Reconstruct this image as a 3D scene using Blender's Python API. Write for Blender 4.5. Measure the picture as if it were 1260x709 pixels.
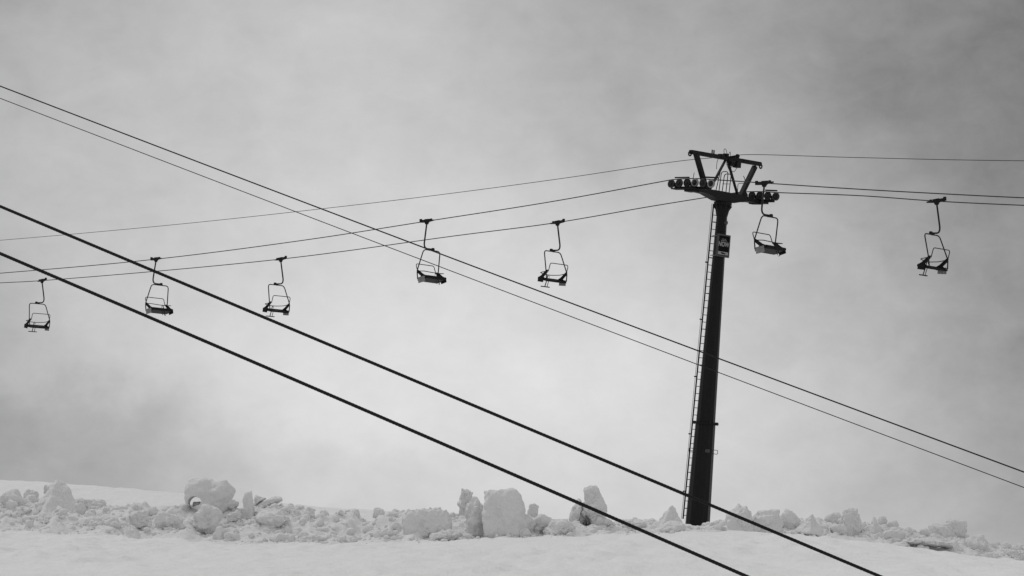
import bpy, bmesh, math, random
import numpy as np
from mathutils import Vector, Matrix

scene = bpy.context.scene
for o in list(bpy.data.objects):
    bpy.data.objects.remove(o, do_unlink=True)
COL = scene.collection

# ------------------------------------------------------------------ camera
CAM_Z = 1.6
PITCH = math.radians(7.05)
F = 2800.0                                   # focal length in photograph pixels (photograph 1260 wide)
cam_d = bpy.data.cameras.new('camera')
cam_d.sensor_width = 36.0
cam_d.lens = 36.0 * F / 1260.0
cam_d.clip_start = 0.5
cam_d.clip_end = 20000.0
cam = bpy.data.objects.new('camera', cam_d)
COL.objects.link(cam)
cam.location = (0, 0, CAM_Z)
cam.rotation_euler = (math.pi / 2 + PITCH, 0, 0)
scene.camera = cam

scene.view_settings.view_transform = 'Standard'
scene.view_settings.look = 'None'
scene.view_settings.exposure = 0.0
scene.view_settings.gamma = 1.0

# ------------------------------------------------------------------ sun (overcast, behind the scene, high)
SUN_EL, SUN_AZ = math.radians(56), math.radians(-48)       # azimuth measured from +Y towards +X
sun_d = bpy.data.lights.new('sun', 'SUN')
sun_d.energy = 0.80
sun_d.angle = math.radians(22)
sun_d.color = (1, 1, 1)
sun = bpy.data.objects.new('sun', sun_d)
COL.objects.link(sun)
to_sun = Vector((math.sin(SUN_AZ) * math.cos(SUN_EL), math.cos(SUN_AZ) * math.cos(SUN_EL), math.sin(SUN_EL)))
sun.rotation_euler = to_sun.to_track_quat('Z', 'Y').to_euler()
sun.location = (0, 60, 60)

# ------------------------------------------------------------------ world: overcast sky, monochrome
world = bpy.data.worlds.new('World')
scene.world = world
world.use_nodes = True
wt = world.node_tree
wt.nodes.clear()


class NB:
    """small helper to chain math nodes"""
    def __init__(s, t):
        s.t = t

    def n(s, kind, **kw):
        nd = s.t.nodes.new(kind)
        for k, v in kw.items():
            setattr(nd, k, v)
        return nd

    def m(s, op, a, b=None, c=None):
        nd = s.t.nodes.new('ShaderNodeMath')
        nd.operation = op
        for i, v in enumerate((a, b, c)):
            if v is None:
                continue
            if isinstance(v, (int, float)):
                nd.inputs[i].default_value = v
            else:
                s.t.links.new(v, nd.inputs[i])
        return nd.outputs[0]

    def l(s, a, b):
        s.t.links.new(a, b)


W = NB(wt)
out = W.n('ShaderNodeOutputWorld')
bg = W.n('ShaderNodeBackground')
W.l(bg.outputs[0], out.inputs[0])
tc = W.n('ShaderNodeTexCoord')
sky = W.n('ShaderNodeTexSky')
sky.sky_type = 'NISHITA'
sky.sun_disc = False
sky.sun_elevation = SUN_EL
sky.sun_rotation = SUN_AZ
bw = W.n('ShaderNodeRGBToBW')
W.l(sky.outputs[0], bw.inputs[0])


def noise(vec, scale, detail, rough, off=(0, 0, 0), stretch=(1, 1, 1), dist=0.0):
    mp = W.n('ShaderNodeMapping')
    mp.inputs['Location'].default_value = off
    mp.inputs['Scale'].default_value = stretch
    W.l(vec, mp.inputs[0])
    nz = W.n('ShaderNodeTexNoise')
    nz.inputs['Scale'].default_value = scale
    nz.inputs['Detail'].default_value = detail
    nz.inputs['Roughness'].default_value = rough
    nz.inputs['Distortion'].default_value = dist
    W.l(mp.outputs[0], nz.inputs['Vector'])
    return nz.outputs['Fac']


dirv = tc.outputs['Generated']
sep = W.n('ShaderNodeSeparateXYZ')
W.l(dirv, sep.inputs[0])
az = W.m('ARCTAN2', sep.outputs[0], sep.outputs[1])
el = W.m('ARCSINE', sep.outputs[2])
# cloud edges wander: bearing and height are warped before the cloud banks are laid out
w1 = W.m('SUBTRACT', noise(dirv, 16, 5, 0.6, (3.1, 0.2, 7.7)), 0.5)
w2 = W.m('SUBTRACT', noise(dirv, 18, 5, 0.6, (8.4, 5.5, 1.3)), 0.5)


def bank(azd, eld, saz, sel, amp, edge=1.0, warp=1.0):
    """one cloud bank: bearing, height, extents in degrees, brightness offset"""
    da = W.m('DIVIDE', W.m('SUBTRACT', W.m('ADD', az, W.m('MULTIPLY', w1, 0.075 * warp)), math.radians(azd)), math.radians(saz))
    de = W.m('DIVIDE', W.m('SUBTRACT', W.m('ADD', el, W.m('MULTIPLY', w2, 0.06 * warp)), math.radians(eld)), math.radians(sel))
    r2 = W.m('ADD', W.m('MULTIPLY', da, da), W.m('MULTIPLY', de, de))
    if edge != 1.0:
        r2 = W.m('POWER', r2, edge)
    return W.m('MULTIPLY', W.m('EXPONENT', W.m('MULTIPLY', r2, -1.0)), amp)


val = W.m('ADD', W.m('MULTIPLY', W.m('SUBTRACT', noise(dirv, 11, 6, 0.55, (1.7, 4.2, 0.6), (1, 1, 1.5)), 0.5), 0.13), 0.50)
val = W.m('ADD', val, W.m('MULTIPLY', W.m('SUBTRACT', noise(dirv, 34, 6, 0.6, (5.7, 1.2, 2.6), (1, 1, 1.4), 0.4), 0.5), 0.13))
val = W.m('ADD', val, W.m('MULTIPLY', W.m('SUBTRACT', noise(dirv, 75, 6, 0.6, (2.7, 7.2, 4.6), (1, 1, 1.6), 0.6), 0.5), 0.05))
for b in [(-0.3, 5.0, 10.5, 5.3, 0.26), (17.0, 13.4, 12.5, 9.5, -0.33), (-11.4, 2.7, 4.6, 2.0, -0.135, 2.2, 1.1), (-15.0, 4.6, 4.5, 4.0, -0.09), (-4.6, 2.2, 3.0, 0.9, -0.05, 2.0),
          (-15.5, 15.5, 6, 3.5, -0.14), (15.0, 3.5, 5, 6, -0.14), (2.3, 12.8, 1.7, 3.8, -0.035, 2.2), (-16.5, 8.0, 5, 5, -0.07),
          (-4.5, 12.5, 5, 2.5, 0.05)]:
    val = W.m('ADD', val, bank(*b))
val = W.m('MAXIMUM', val, 0.12)
nish = W.m('MULTIPLY', bw.outputs[0], 0.1)          # the clear sky above the cloud, at its usual strength
val = W.m('ADD', W.m('MULTIPLY', val, 0.96), W.m('MULTIPLY', nish, 0.04))
cmb = W.n('ShaderNodeCombineColor')
for i in range(3):
    W.l(val, cmb.inputs[i])
W.l(cmb.outputs[0], bg.inputs[0])
bg.inputs[1].default_value = 1.0


# ------------------------------------------------------------------ placing by measured bearing and distance
def at(px, py, d):
    """world point on the bearing of photograph position (px, py) at distance d along the ground"""
    cx, cy = (px - 630.0) / F, (354.5 - py) / F
    x, y, z = cx, math.cos(PITCH) - cy * math.sin(PITCH), math.sin(PITCH) + cy * math.cos(PITCH)
    k = d / y
    return Vector((x * k, d, CAM_Z + z * k))


def on_line(px, py, p0, dirn):
    """point above the plan line p0 + t*dirn seen at (px, py)"""
    r = at(px, py, 1.0) - Vector((0, 0, CAM_Z))
    # r.x*k = p0.x + t*dirn.x ; r.y*k = p0.y + t*dirn.y
    det = r.x * (-dirn.y) + dirn.x * r.y
    k = (p0.x * (-dirn.y) + dirn.x * p0.y) / det
    return Vector((r.x * k, r.y * k, CAM_Z + r.z * k))


# ------------------------------------------------------------------ materials
def mat(name, base, rough=0.6, spec=0.2, var=0.0, nscale=8.0, stretch=(1, 1, 1), bump=0.0, bscale=30.0, metal=0.0, flat=None):
    m = bpy.data.materials.new(name)
    m.use_nodes = True
    t = m.node_tree
    p = t.nodes['Principled BSDF']
    p.inputs['Base Color'].default_value = (base, base, base, 1)
    p.inputs['Roughness'].default_value = rough
    p.inputs['Specular IOR Level'].default_value = spec
    p.inputs['Metallic'].default_value = metal
    h = NB(t)
    co = h.n('ShaderNodeTexCoord').outputs['Object']
    if var:
        mp = h.n('ShaderNodeMapping')
        mp.inputs['Scale'].default_value = stretch
        h.l(co, mp.inputs[0])
        nz = h.n('ShaderNodeTexNoise')
        nz.inputs['Scale'].default_value = nscale
        nz.inputs['Detail'].default_value = 6
        nz.inputs['Roughness'].default_value = 0.65
        h.l(mp.outputs[0], nz.inputs['Vector'])
        v = h.m('ADD', h.m('MULTIPLY', h.m('SUBTRACT', nz.outputs['Fac'], 0.5), 2 * var), base)
        v = h.m('MAXIMUM', v, 0.002)
        c = h.n('ShaderNodeCombineColor')
        for i in range(3):
            h.l(v, c.inputs[i])
        h.l(c.outputs[0], p.inputs['Base Color'])
    if bump:
        nb = h.n('ShaderNodeTexNoise')
        nb.inputs['Scale'].default_value = bscale
        nb.inputs['Detail'].default_value = 8
        nb.inputs['Roughness'].default_value = 0.6
        h.l(co, nb.inputs['Vector'])
        bp = h.n('ShaderNodeBump')
        bp.inputs['Strength'].default_value = 1.0
        bp.inputs['Distance'].default_value = bump
        h.l(nb.outputs['Fac'], bp.inputs['Height'])
        h.l(bp.outputs[0], p.inputs['Normal'])
    return m


M = {}
M['pole'] = mat('dark_painted_steel', 0.008, 0.30, 0.16, 0.008, 3.0, (2.5, 2.5, 0.35))
M['steel'] = mat('black_steel', 0.012, 0.6, 0.12, 0.008, 9.0)
M['tube'] = mat('dark_tube', 0.018, 0.55, 0.15, 0.012, 7.0)
M['seat'] = mat('black_seat_boards', 0.012, 0.7, 0.1, 0.01, 10.0)
M['under'] = mat('grey_seat_underside', 0.035, 0.7, 0.2, 0.02, 12.0)
M['plate'] = mat('grey_plate', 0.20, 0.6, 0.2, 0.17, 9.0)
M['rubber'] = mat('lit_tyre_rubber', 0.26, 0.75, 0.15, 0.16, 14.0)
M['shadedrubber'] = mat('shaded_tyre_rubber', 0.03, 0.75, 0.12, 0.02, 14.0)
M['midrubber'] = mat('dim_tyre_rubber', 0.05, 0.75, 0.12, 0.08, 14.0)
M['disc'] = mat('sheave_disc', 0.02, 0.5, 0.15, 0.015, 9.0)
M['rope'] = mat('wire_rope', 0.012, 0.55, 0.18, 0.008, 40.0)
M['ropegrey'] = mat('weathered_wire_rope', 0.03, 0.6, 0.15, 0.015, 40.0)
M['signframe'] = mat('grey_sign_frame', 0.055, 0.5, 0.25, 0.03, 5.0)
M['signblack'] = mat('black_sign_face', 0.004, 0.6, 0.05)
M['print'] = mat('white_print', 0.30, 0.7, 0.1, 0.12, 20.0)
M['strap'] = mat('pale_strap', 0.16, 0.6, 0.2)
M['dirt_shade'] = mat('dirt_and_hollow_shade', 0.20, 0.9, 0.1, 0.18, 5.0, bump=0.04, bscale=12)  # dirt, and the shade of the hollows put into a dark colour


def snow_mat(name, base, ripple):
    m = bpy.data.materials.new(name)
    m.use_nodes = True
    t = m.node_tree
    p = t.nodes['Principled BSDF']
    p.inputs['Roughness'].default_value = 0.85
    p.inputs['Specular IOR Level'].default_value = 0.15
    h = NB(t)
    co = h.n('ShaderNodeNewGeometry').outputs['Position']

    def nz(scale, detail, rough, stretch=(1, 1, 1)):
        mp = h.n('ShaderNodeMapping')
        mp.inputs['Scale'].default_value = stretch
        h.l(co, mp.inputs[0])
        n = h.n('ShaderNodeTexNoise')
        n.inputs['Scale'].default_value = scale
        n.inputs['Detail'].default_value = detail
        n.inputs['Roughness'].default_value = rough
        h.l(mp.outputs[0], n.inputs['Vector'])
        return n.outputs['Fac']
    v = h.m('ADD', base, h.m('MULTIPLY', h.m('SUBTRACT', nz(0.9, 7, 0.65), 0.5), 0.10))
    v = h.m('ADD', v, h.m('MULTIPLY', h.m('SUBTRACT', nz(9, 5, 0.7, (1, 0.22, 1)), 0.5), 0.11))
    v = h.m('MINIMUM', v, 0.92)
    c = h.n('ShaderNodeCombineColor')
    for i in range(3):
        h.l(v, c.inputs[i])
    h.l(c.outputs[0], p.inputs['Base Color'])
    if ripple:
        hgt = h.m('ADD', h.m('MULTIPLY', nz(1.0, 6, 0.65, (0.7, 0.22, 1)), 0.12), h.m('MULTIPLY', nz(3.2, 5, 0.65, (0.9, 0.35, 1)), 0.06))
    else:
        hgt = h.m('ADD', h.m('MULTIPLY', nz(4.0, 6, 0.6), 0.10), h.m('MULTIPLY', nz(22, 5, 0.7), 0.012))
    bp = h.n('ShaderNodeBump')
    bp.inputs['Strength'].default_value = 1.0
    bp.inputs['Distance'].default_value = 1.0
    h.l(hgt, bp.inputs['Height'])
    h.l(bp.outputs[0], p.inputs['Normal'])
    return m


M['snow'] = snow_mat('crumbly_snow', 0.77, False)
M['snowfield'] = snow_mat('wind_rippled_snow', 0.79, True)


# ------------------------------------------------------------------ mesh helpers
class MB:
    def __init__(s):
        s.v, s.f = [], []

    def add(s, verts, faces):
        b = len(s.v)
        s.v += [tuple(v) for v in verts]
        s.f += [tuple(i + b for i in f) for f in faces]
        return s

    def box(s, c, size, rot=None):
        sx, sy, sz = size[0] / 2, size[1] / 2, size[2] / 2
        vs = [Vector((x, y, z)) for x in (-sx, sx) for y in (-sy, sy) for z in (-sz, sz)]
        if rot is not None:
            vs = [rot @ v for v in vs]
        c = Vector(c)
        vs = [v + c for v in vs]
        return s.add(vs, [(0, 1, 3, 2), (4, 6, 7, 5), (0, 4, 5, 1), (2, 3, 7, 6), (0, 2, 6, 4), (1, 5, 7, 3)])

    def beam(s, a, b, w, h, up=(0, 0, 1)):
        """rectangular bar from a to b"""
        a, b = Vector(a), Vector(b)
        d = (b - a).normalized()
        side = d.cross(Vector(up)).normalized()
        u = side.cross(d)
        vs = []
        for p in (a, b):
            for i, j in ((-1, -1), (1, -1), (1, 1), (-1, 1)):
                vs.append(p + side * (i * w / 2) + u * (j * h / 2))
        return s.add(vs, [(3, 2, 1, 0), (4, 5, 6, 7), (0, 1, 5, 4), (1, 2, 6, 5), (2, 3, 7, 6), (3, 0, 4, 7)])

    def prism(s, poly, axis, lo, hi):
        """poly = 2D outline in the two other axes (cyclic order after axis)"""
        n = len(poly)
        vs = []
        for t in (lo, hi):
            for (p, q) in poly:
                if axis == 0:
                    vs.append((t, p, q))
                elif axis == 1:
                    vs.append((q, t, p))
                else:
                    vs.append((p, q, t))
        fs = [tuple(range(n - 1, -1, -1)), tuple(range(n, 2 * n))]
        for i in range(n):
            j = (i + 1) % n
            fs.append((i, j, n + j, n + i))
        return s.add(vs, fs)

    def tube(s, path, r, n=8, r2=None, closed=False):
        path = [Vector(p) for p in path]
        N = len(path)
        vs, fs = [], []
        prev = None
        for i, p in enumerate(path):
            if closed:
                d = path[(i + 1) % N] - path[i - 1]
            else:
                d = path[min(i + 1, N - 1)] - path[max(i - 1, 0)]
            d.normalize()
            if prev is None:
                ref = Vector((0, 0, 1)) if abs(d.z) < 0.9 else Vector((1, 0, 0))
                a = d.cross(ref).normalized()
            else:
                a = (prev - d * prev.dot(d)).normalized()
            prev = a
            b = d.cross(a)
            rr = r if r2 is None else r + (r2 - r) * i / (N - 1)
            for k in range(n):
                t = 2 * math.pi * k / n
                vs.append(p + a * (rr * math.cos(t)) + b * (rr * math.sin(t)))
        for i in range(N if closed else N - 1):
            j = (i + 1) % N
            for k in range(n):
                l = (k + 1) % n
                fs.append((i * n + k, i * n + l, j * n + l, j * n + k))
        if not closed:
            fs.append(tuple(range(n - 1, -1, -1)))
            fs.append(tuple((N - 1) * n + k for k in range(n)))
        return s.add(vs, fs)

    def lathe(s, prof, n, origin=(0, 0, 0), axis='Z', caps=True):
        """prof = [(r, h)...] around axis"""
        vs, fs = [], []
        o = Vector(origin)
        for (r, h) in prof:
            for k in range(n):
                t = 2 * math.pi * k / n
                c, q = r * math.cos(t), r * math.sin(t)
                v = Vector((c, q, h)) if axis == 'Z' else (Vector((h, c, q)) if axis == 'X' else Vector((q, h, c)))
                vs.append(o + v)
        for i in range(len(prof) - 1):
            for k in range(n):
                l = (k + 1) % n
                fs.append((i * n + k, i * n + l, (i + 1) * n + l, (i + 1) * n + k))
        if caps:
            fs.append(tuple(range(n - 1, -1, -1)))
            fs.append(tuple((len(prof) - 1) * n + k for k in range(n)))
        return s.add(vs, fs)

    def mesh(s, name, material, smooth=False):
        me = bpy.data.meshes.new(name)
        me.from_pydata(s.v, [], s.f)
        me.materials.append(material)
        if smooth:
            me.polygons.foreach_set('use_smooth', [True] * len(me.polygons))
        me.update()
        return me

    def obj(s, name, material, parent=None, smooth=False, loc=None):
        o = bpy.data.objects.new(name, s.mesh(name, material, smooth))
        COL.objects.link(o)
        if parent:
            o.parent = parent
        if loc is not None:
            o.location = loc
        return o


def rounded(pts, rad, n=5):
    """polyline with rounded corners; rad is one radius or one per inner point"""
    pts = [Vector(p) for p in pts]
    out_ = [pts[0]]
    for i in range(1, len(pts) - 1):
        r = rad if isinstance(rad, (int, float)) else rad[i - 1]
        a, b, c = pts[i - 1], pts[i], pts[i + 1]
        r1 = min(r, (a - b).length * 0.49)
        r2 = min(r, (c - b).length * 0.49)
        p, q = b + (a - b).normalized() * r1, b + (c - b).normalized() * r2
        for k in range(n + 1):
            t = k / n
            out_.append(p * (1 - t) ** 2 + b * (2 * t * (1 - t)) + q * t * t)
    out_.append(pts[-1])
    return out_


def tag(o, label=None, cat=None, group=None, kind=None):
    if label:
        o['label'] = label
    if cat:
        o['category'] = cat
    if group:
        o['group'] = group
    if kind:
        o['kind'] = kind
    return o


def empty(name, loc=(0, 0, 0)):
    o = bpy.data.objects.new(name, None)
    o.empty_display_size = 0.3
    COL.objects.link(o)
    o.location = loc
    return o


def copy_tree(o, parent=None):
    c = o.copy()
    COL.objects.link(c)
    if parent:
        c.parent = parent
    for ch in list(o.children):
        copy_tree(ch, c)
    return c


# ------------------------------------------------------------------ vectorised noise
def _h(ix, iy, iz, seed):
    n = (ix.astype(np.int64) * 374761393 + iy.astype(np.int64) * 668265263 + iz.astype(np.int64) * 2147483647 + seed * 1274126177) & 0xffffffff
    n = ((n ^ (n >> 13)) * 1274126177) & 0xffffffff
    n = ((n ^ (n >> 16)) * 2246822519) & 0xffffffff
    return ((n ^ (n >> 15)) & 0xffffff) / float(0xffffff) * 2 - 1


def vnoise(P, seed=0):
    I = np.floor(P).astype(np.int64)
    fr = P - I
    fr = fr * fr * fr * (fr * (fr * 6 - 15) + 10)
    r = 0
    for dx in (0, 1):
        for dy in (0, 1):
            for dz in (0, 1):
                w = (fr[:, 0] if dx else 1 - fr[:, 0]) * (fr[:, 1] if dy else 1 - fr[:, 1]) * (fr[:, 2] if dz else 1 - fr[:, 2])
                r = r + w * _h(I[:, 0] + dx, I[:, 1] + dy, I[:, 2] + dz, seed)
    return r


def fbm(P, octv=4, gain=0.5, seed=0):
    a, s, r = 1.0, 1.0, 0
    for i in range(octv):
        r = r + a * vnoise(P * s + i * 17.3, seed + i)
        a *= gain
        s *= 2.03
    return r


def billow(P, octv=4, gain=0.5, seed=0):
    a, s, r = 1.0, 1.0, 0
    for i in range(octv):
        r = r + a * (1 - 2 * np.abs(vnoise(P * s + i * 11.7, seed + i)))
        a *= gain
        s *= 2.1
    return r


# ================================================================== THE SETTING: snow field, hill and ploughed bank
def interp(x, pts):
    xs = [p[0] for p in pts]
    ys = [p[1] for p in pts]
    return np.interp(x, xs, ys)


def smooth_interp(x, pts, w=1.6):
    return sum(interp(x + o * w, pts) * k for o, k in ((-1, .15), (-.5, .2), (0, .3), (.5, .2), (1, .15)))


def sm(a, b, x):
    t = np.clip((x - a) / (b - a), 0, 1)
    return t * t * (3 - 2 * t)


BASE_D, TOP_D = 82.0, 86.5
# foot of the bank and top of its loose snow (photograph columns and rows, turned into metres at those distances)
foot_px = [(-400, 645), (0, 655), (200, 664), (400, 668), (600, 665), (720, 660), (800, 656), (900, 651), (1040, 664), (1130, 683), (1200, 691), (1260, 697), (1700, 735)]
top_px = [(-400, 612), (0, 617), (100, 622), (200, 624), (300, 626), (420, 632), (500, 636), (600, 636), (680, 642), (760, 644), (825, 645), (848, 649), (874, 651), (900, 644), (1000, 642), (1060, 645), (1120, 656), (1200, 670), (1260, 678), (1700, 715)]
hill_px = [(-500, 583), (0, 591), (110, 598), (225, 607), (400, 626), (490, 630), (600, 641), (700, 652), (900, 668), (1260, 706), (1700, 730)]
foot_pts = [(at(a, b, BASE_D).x, at(a, b, BASE_D).z) for a, b in foot_px]
top_pts = [(at(a, b, TOP_D).x, at(a, b, TOP_D).z) for a, b in top_px]
hill_pts = [(at(a, b, 118).x, at(a, b, 118).z) for a, b in hill_px]


def ground_h(x, y):
    foot = smooth_interp(x, foot_pts)
    near = 0.0325 * y + (foot - 0.0325 * BASE_D) * sm(0, BASE_D, y)
    hill = smooth_interp(x, hill_pts, 3)
    back = near * 0 + foot + (hill - foot) * sm(84, 118, y)
    z = np.where(y < BASE_D, near, back)
    far = np.where(y > 118, -34.0 * sm(118, 420, y), 0.0)
    return z + far


def grid_sheet(name, xs, ys, hfun, material):
    X, Y = np.meshgrid(xs, ys)
    x, y = X.ravel(), Y.ravel()
    z = hfun(x, y)
    nx, ny = len(xs), len(ys)
    co = np.stack([x, y, z], 1).astype(np.float32)
    i = (np.arange(ny - 1)[:, None] * nx + np.arange(nx - 1)[None, :]).ravel()
    q = np.stack([i, i + 1, i + nx + 1, i + nx], 1).astype(np.int32)
    me = bpy.data.meshes.new(name)
    me.vertices.add(len(co))
    me.vertices.foreach_set('co', co.ravel())
    me.loops.add(q.size)
    me.loops.foreach_set('vertex_index', q.ravel())
    me.polygons.add(len(q))
    me.polygons.foreach_set('loop_start', np.arange(len(q), dtype=np.int32) * 4)
    me.polygons.foreach_set('use_smooth', np.ones(len(q), dtype=bool))
    me.materials.append(material)
    me.update(calc_edges=True)
    me.validate()
    o = bpy.data.objects.new(name, me)
    COL.objects.link(o)
    return o


def field_h(x, y):
    z = ground_h(x, y)
    P = np.stack([x * 0.55, y * 0.22, 0 * x], 1)
    near = np.clip(1.2 - np.abs(y - 70) / 60.0, 0, 1)
    z = z + near * (0.035 * fbm(P * np.array([4.2, 3.6, 1.0]) + 7, 3, 0.55, 23) + 0.16 * fbm(P * np.array([1.7, 1.6, 1.0]) + 0.4 * fbm(P, 2, .5, 61)[:, None], 4, 0.55, 3) * (0.55 + 0.45 * vnoise(P * 0.3, 19)) + 0.06 * fbm(P * 0.25, 2, 0.5, 8))
    return z


xs = np.unique(np.concatenate([np.linspace(-4000, -200, 14), np.linspace(-200, -30, 35), np.linspace(-30, 30, 520), np.linspace(30, 200, 35), np.linspace(200, 4000, 14)]))
ys = np.unique(np.concatenate([np.linspace(-300, -10, 12), np.linspace(-10, 40, 40), np.linspace(40, 92, 320), np.linspace(92, 130, 60), np.linspace(130, 420, 40), np.linspace(420, 6000, 20)]))
tag(grid_sheet('snow_field', xs, ys, field_h, M['snowfield']), kind='structure')


def bank_h(x, y):
    foot = ground_h(x, y) - 0.06
    top = smooth_interp(x, top_pts, 0.8)
    yy = y + 0.75 * fbm(np.stack([x * 0.55, 0 * x, 0 * x + 3.3], 1), 3, 0.55, 77)
    prof = sm(BASE_D - 1.1, TOP_D + 0.4, yy) ** 0.9 * (1 - sm(TOP_D + 1.2, TOP_D + 5.0, y) * 1.05)
    z = foot + (top - foot) * prof
    P = np.stack([x, y * 0.8, 0 * x], 1)
    env = sm(0.0, 0.42, prof)
    lump = 0.19 * billow(P * 0.75, 2, 0.5, 21) + 0.085 * billow(P * 1.9 + 5, 3, 0.5, 33) * (0.6 + 0.6 * vnoise(P * 0.5, 44)) + 0.05 * fbm(P * 2.2, 3, 0.5, 5)
    return z + env * (lump - 0.16) - 0.03 * (1 - env) - 0.35 * (1 - sm(BASE_D - 2.4, BASE_D - 1.0, y)) + 0.03 * fbm(P * 3.0, 3, .6, 15)


xs = np.linspace(-31, 31, 1000)
ys = np.linspace(BASE_D - 2.4, TOP_D + 5.4, 170)
tag(grid_sheet('snow_bank', xs, ys, bank_h, M['snow']), kind='structure')


def bank_z(x, y):
    return float(bank_h(np.array([x]), np.array([y]))[0])


# ================================================================== snow blocks
def ico(sub):
    bm = bmesh.new()
    bmesh.ops.create_icosphere(bm, subdivisions=sub, radius=1.0)
    bm.verts.ensure_lookup_table()
    V = np.array([v.co[:] for v in bm.verts])
    Fc = [tuple(v.index for v in f.verts) for f in bm.faces]
    bm.free()
    return V / np.linalg.norm(V, axis=1)[:, None], Fc


ICO = {s: ico(s) for s in (1, 2, 3, 4, 5, 6)}


def polytope(D, normals, offs, p):
    """radius of a soft-edged polytope in directions D"""
    dots = np.maximum(D @ normals.T, 1e-6) / offs[None, :]
    return (dots ** p).sum(1) ** (-1.0 / p)


def chunk(rng, style, size, sub=5, rough=1.0, rot=None, fit=True):
    """broken lump of snow: size = full extents (x, y, z); returns verts, faces"""
    D, Fc = ICO[sub]
    N, H = [], []

    def pl(n, h):
        n = np.array(n, float)
        N.append(n / np.linalg.norm(n))
        H.append(h)
    j = lambda a: rng.uniform(-a, a)
    if style == 'pyramid':
        for a in (0.1, 1.5, 2.6, 3.7, 5.2):
            a += j(0.25)
            pl((math.cos(a), math.sin(a), 0.62 + j(0.12)), 0.60 + j(0.06))
        pl((0, 0, -1), 0.9)
        pl((j(.3), j(.3), 1), 1.0)
        p = 22
    elif style == 'round':
        for k in range(20):
            v = rng.normal(size=3)
            pl(v, 0.82 + rng.uniform(0, 0.18))
        p = 12
    else:
        t = {'block': 0.13, 'slab': 0.10, 'trap': 0.10}[style]
        taper = 0.28 if style == 'trap' else 0.05
        for ax in range(2):
            for sg in (-1, 1):
                n = [j(t), j(t), taper + j(t * .7)]
                n[ax] = sg
                pl(n, 0.86 + j(0.06))
        pl((j(t), j(t), 1), 0.88)
        pl((j(t), j(t), -1), 0.95)
        for k in range(7):
            v = rng.normal(size=3)
            v /= np.linalg.norm(v)
            v[2] = abs(v[2]) * 0.8 if k < 5 else v[2]
            pl(v, 0.98 + rng.uniform(0, 0.2))
        p = 13 if style == 'trap' else 18
    N, H = np.array(N), np.array(H)
    R = polytope(D, N, H, p)
    R = (R ** -9.0 + 1.12 ** -9.0) ** (-1 / 9.0) if style != 'pyramid' else R
    V = D * R[:, None]
    sc = np.array(size) / 2.0
    V = V * sc
    m = float(min(size))
    off = rng.uniform(-50, 50, 3)
    q = (V + off)
    dsp = 0.105 * m * fbm(q * (1.6 / m), 3, 0.5, 31) + min(0.065, 0.12 * m) * rough * fbm(q * 4.5, 4, 0.6, 41) * (0.5 + 0.5 * (vnoise(q * 1.3, 7) > -0.1))
    dsp += 0.055 * min(1.6, m) ** 0.5 * rough * billow(q * 2.3, 3, 0.55, 51) * (0.65 + 0.5 * vnoise(q * 0.9, 9))
    V = V + D * dsp[:, None]
    if rot is not None:
        V = V @ np.array(Matrix(rot).transposed() if not isinstance(rot, np.ndarray) else rot.T)
    if fit:
        for ax in (0, 2):
            lo_, hi_ = V[:, ax].min(), V[:, ax].max()
            V[:, ax] = (V[:, ax] - (lo_ + hi_) / 2) * (size[ax] / (hi_ - lo_))
    return V, Fc


def rotm(rx=0, ry=0, rz=0):
    m = Matrix.Rotation(math.radians(rz), 3, 'Z') @ Matrix.Rotation(math.radians(ry), 3, 'Y') @ Matrix.Rotation(math.radians(rx), 3, 'X')
    return np.array(m)


def add_np(mb, V, Fc, off=(0, 0, 0)):
    b = len(mb.v)
    mb.v += [tuple(v) for v in (V + np.array(off))]
    mb.f += [tuple(i + b for i in f) for f in Fc]


def depth_for(px, bottom):
    f = np.interp(px, [p[0] for p in foot_px], [p[1] for p in foot_px])
    t = np.interp(px, [p[0] for p in top_px], [p[1] for p in top_px])
    k = (f - bottom) / max(4.0, f - t)
    return BASE_D + 0.5 + (TOP_D - BASE_D - 0.2) * min(1.15, max(0.0, k))


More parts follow.
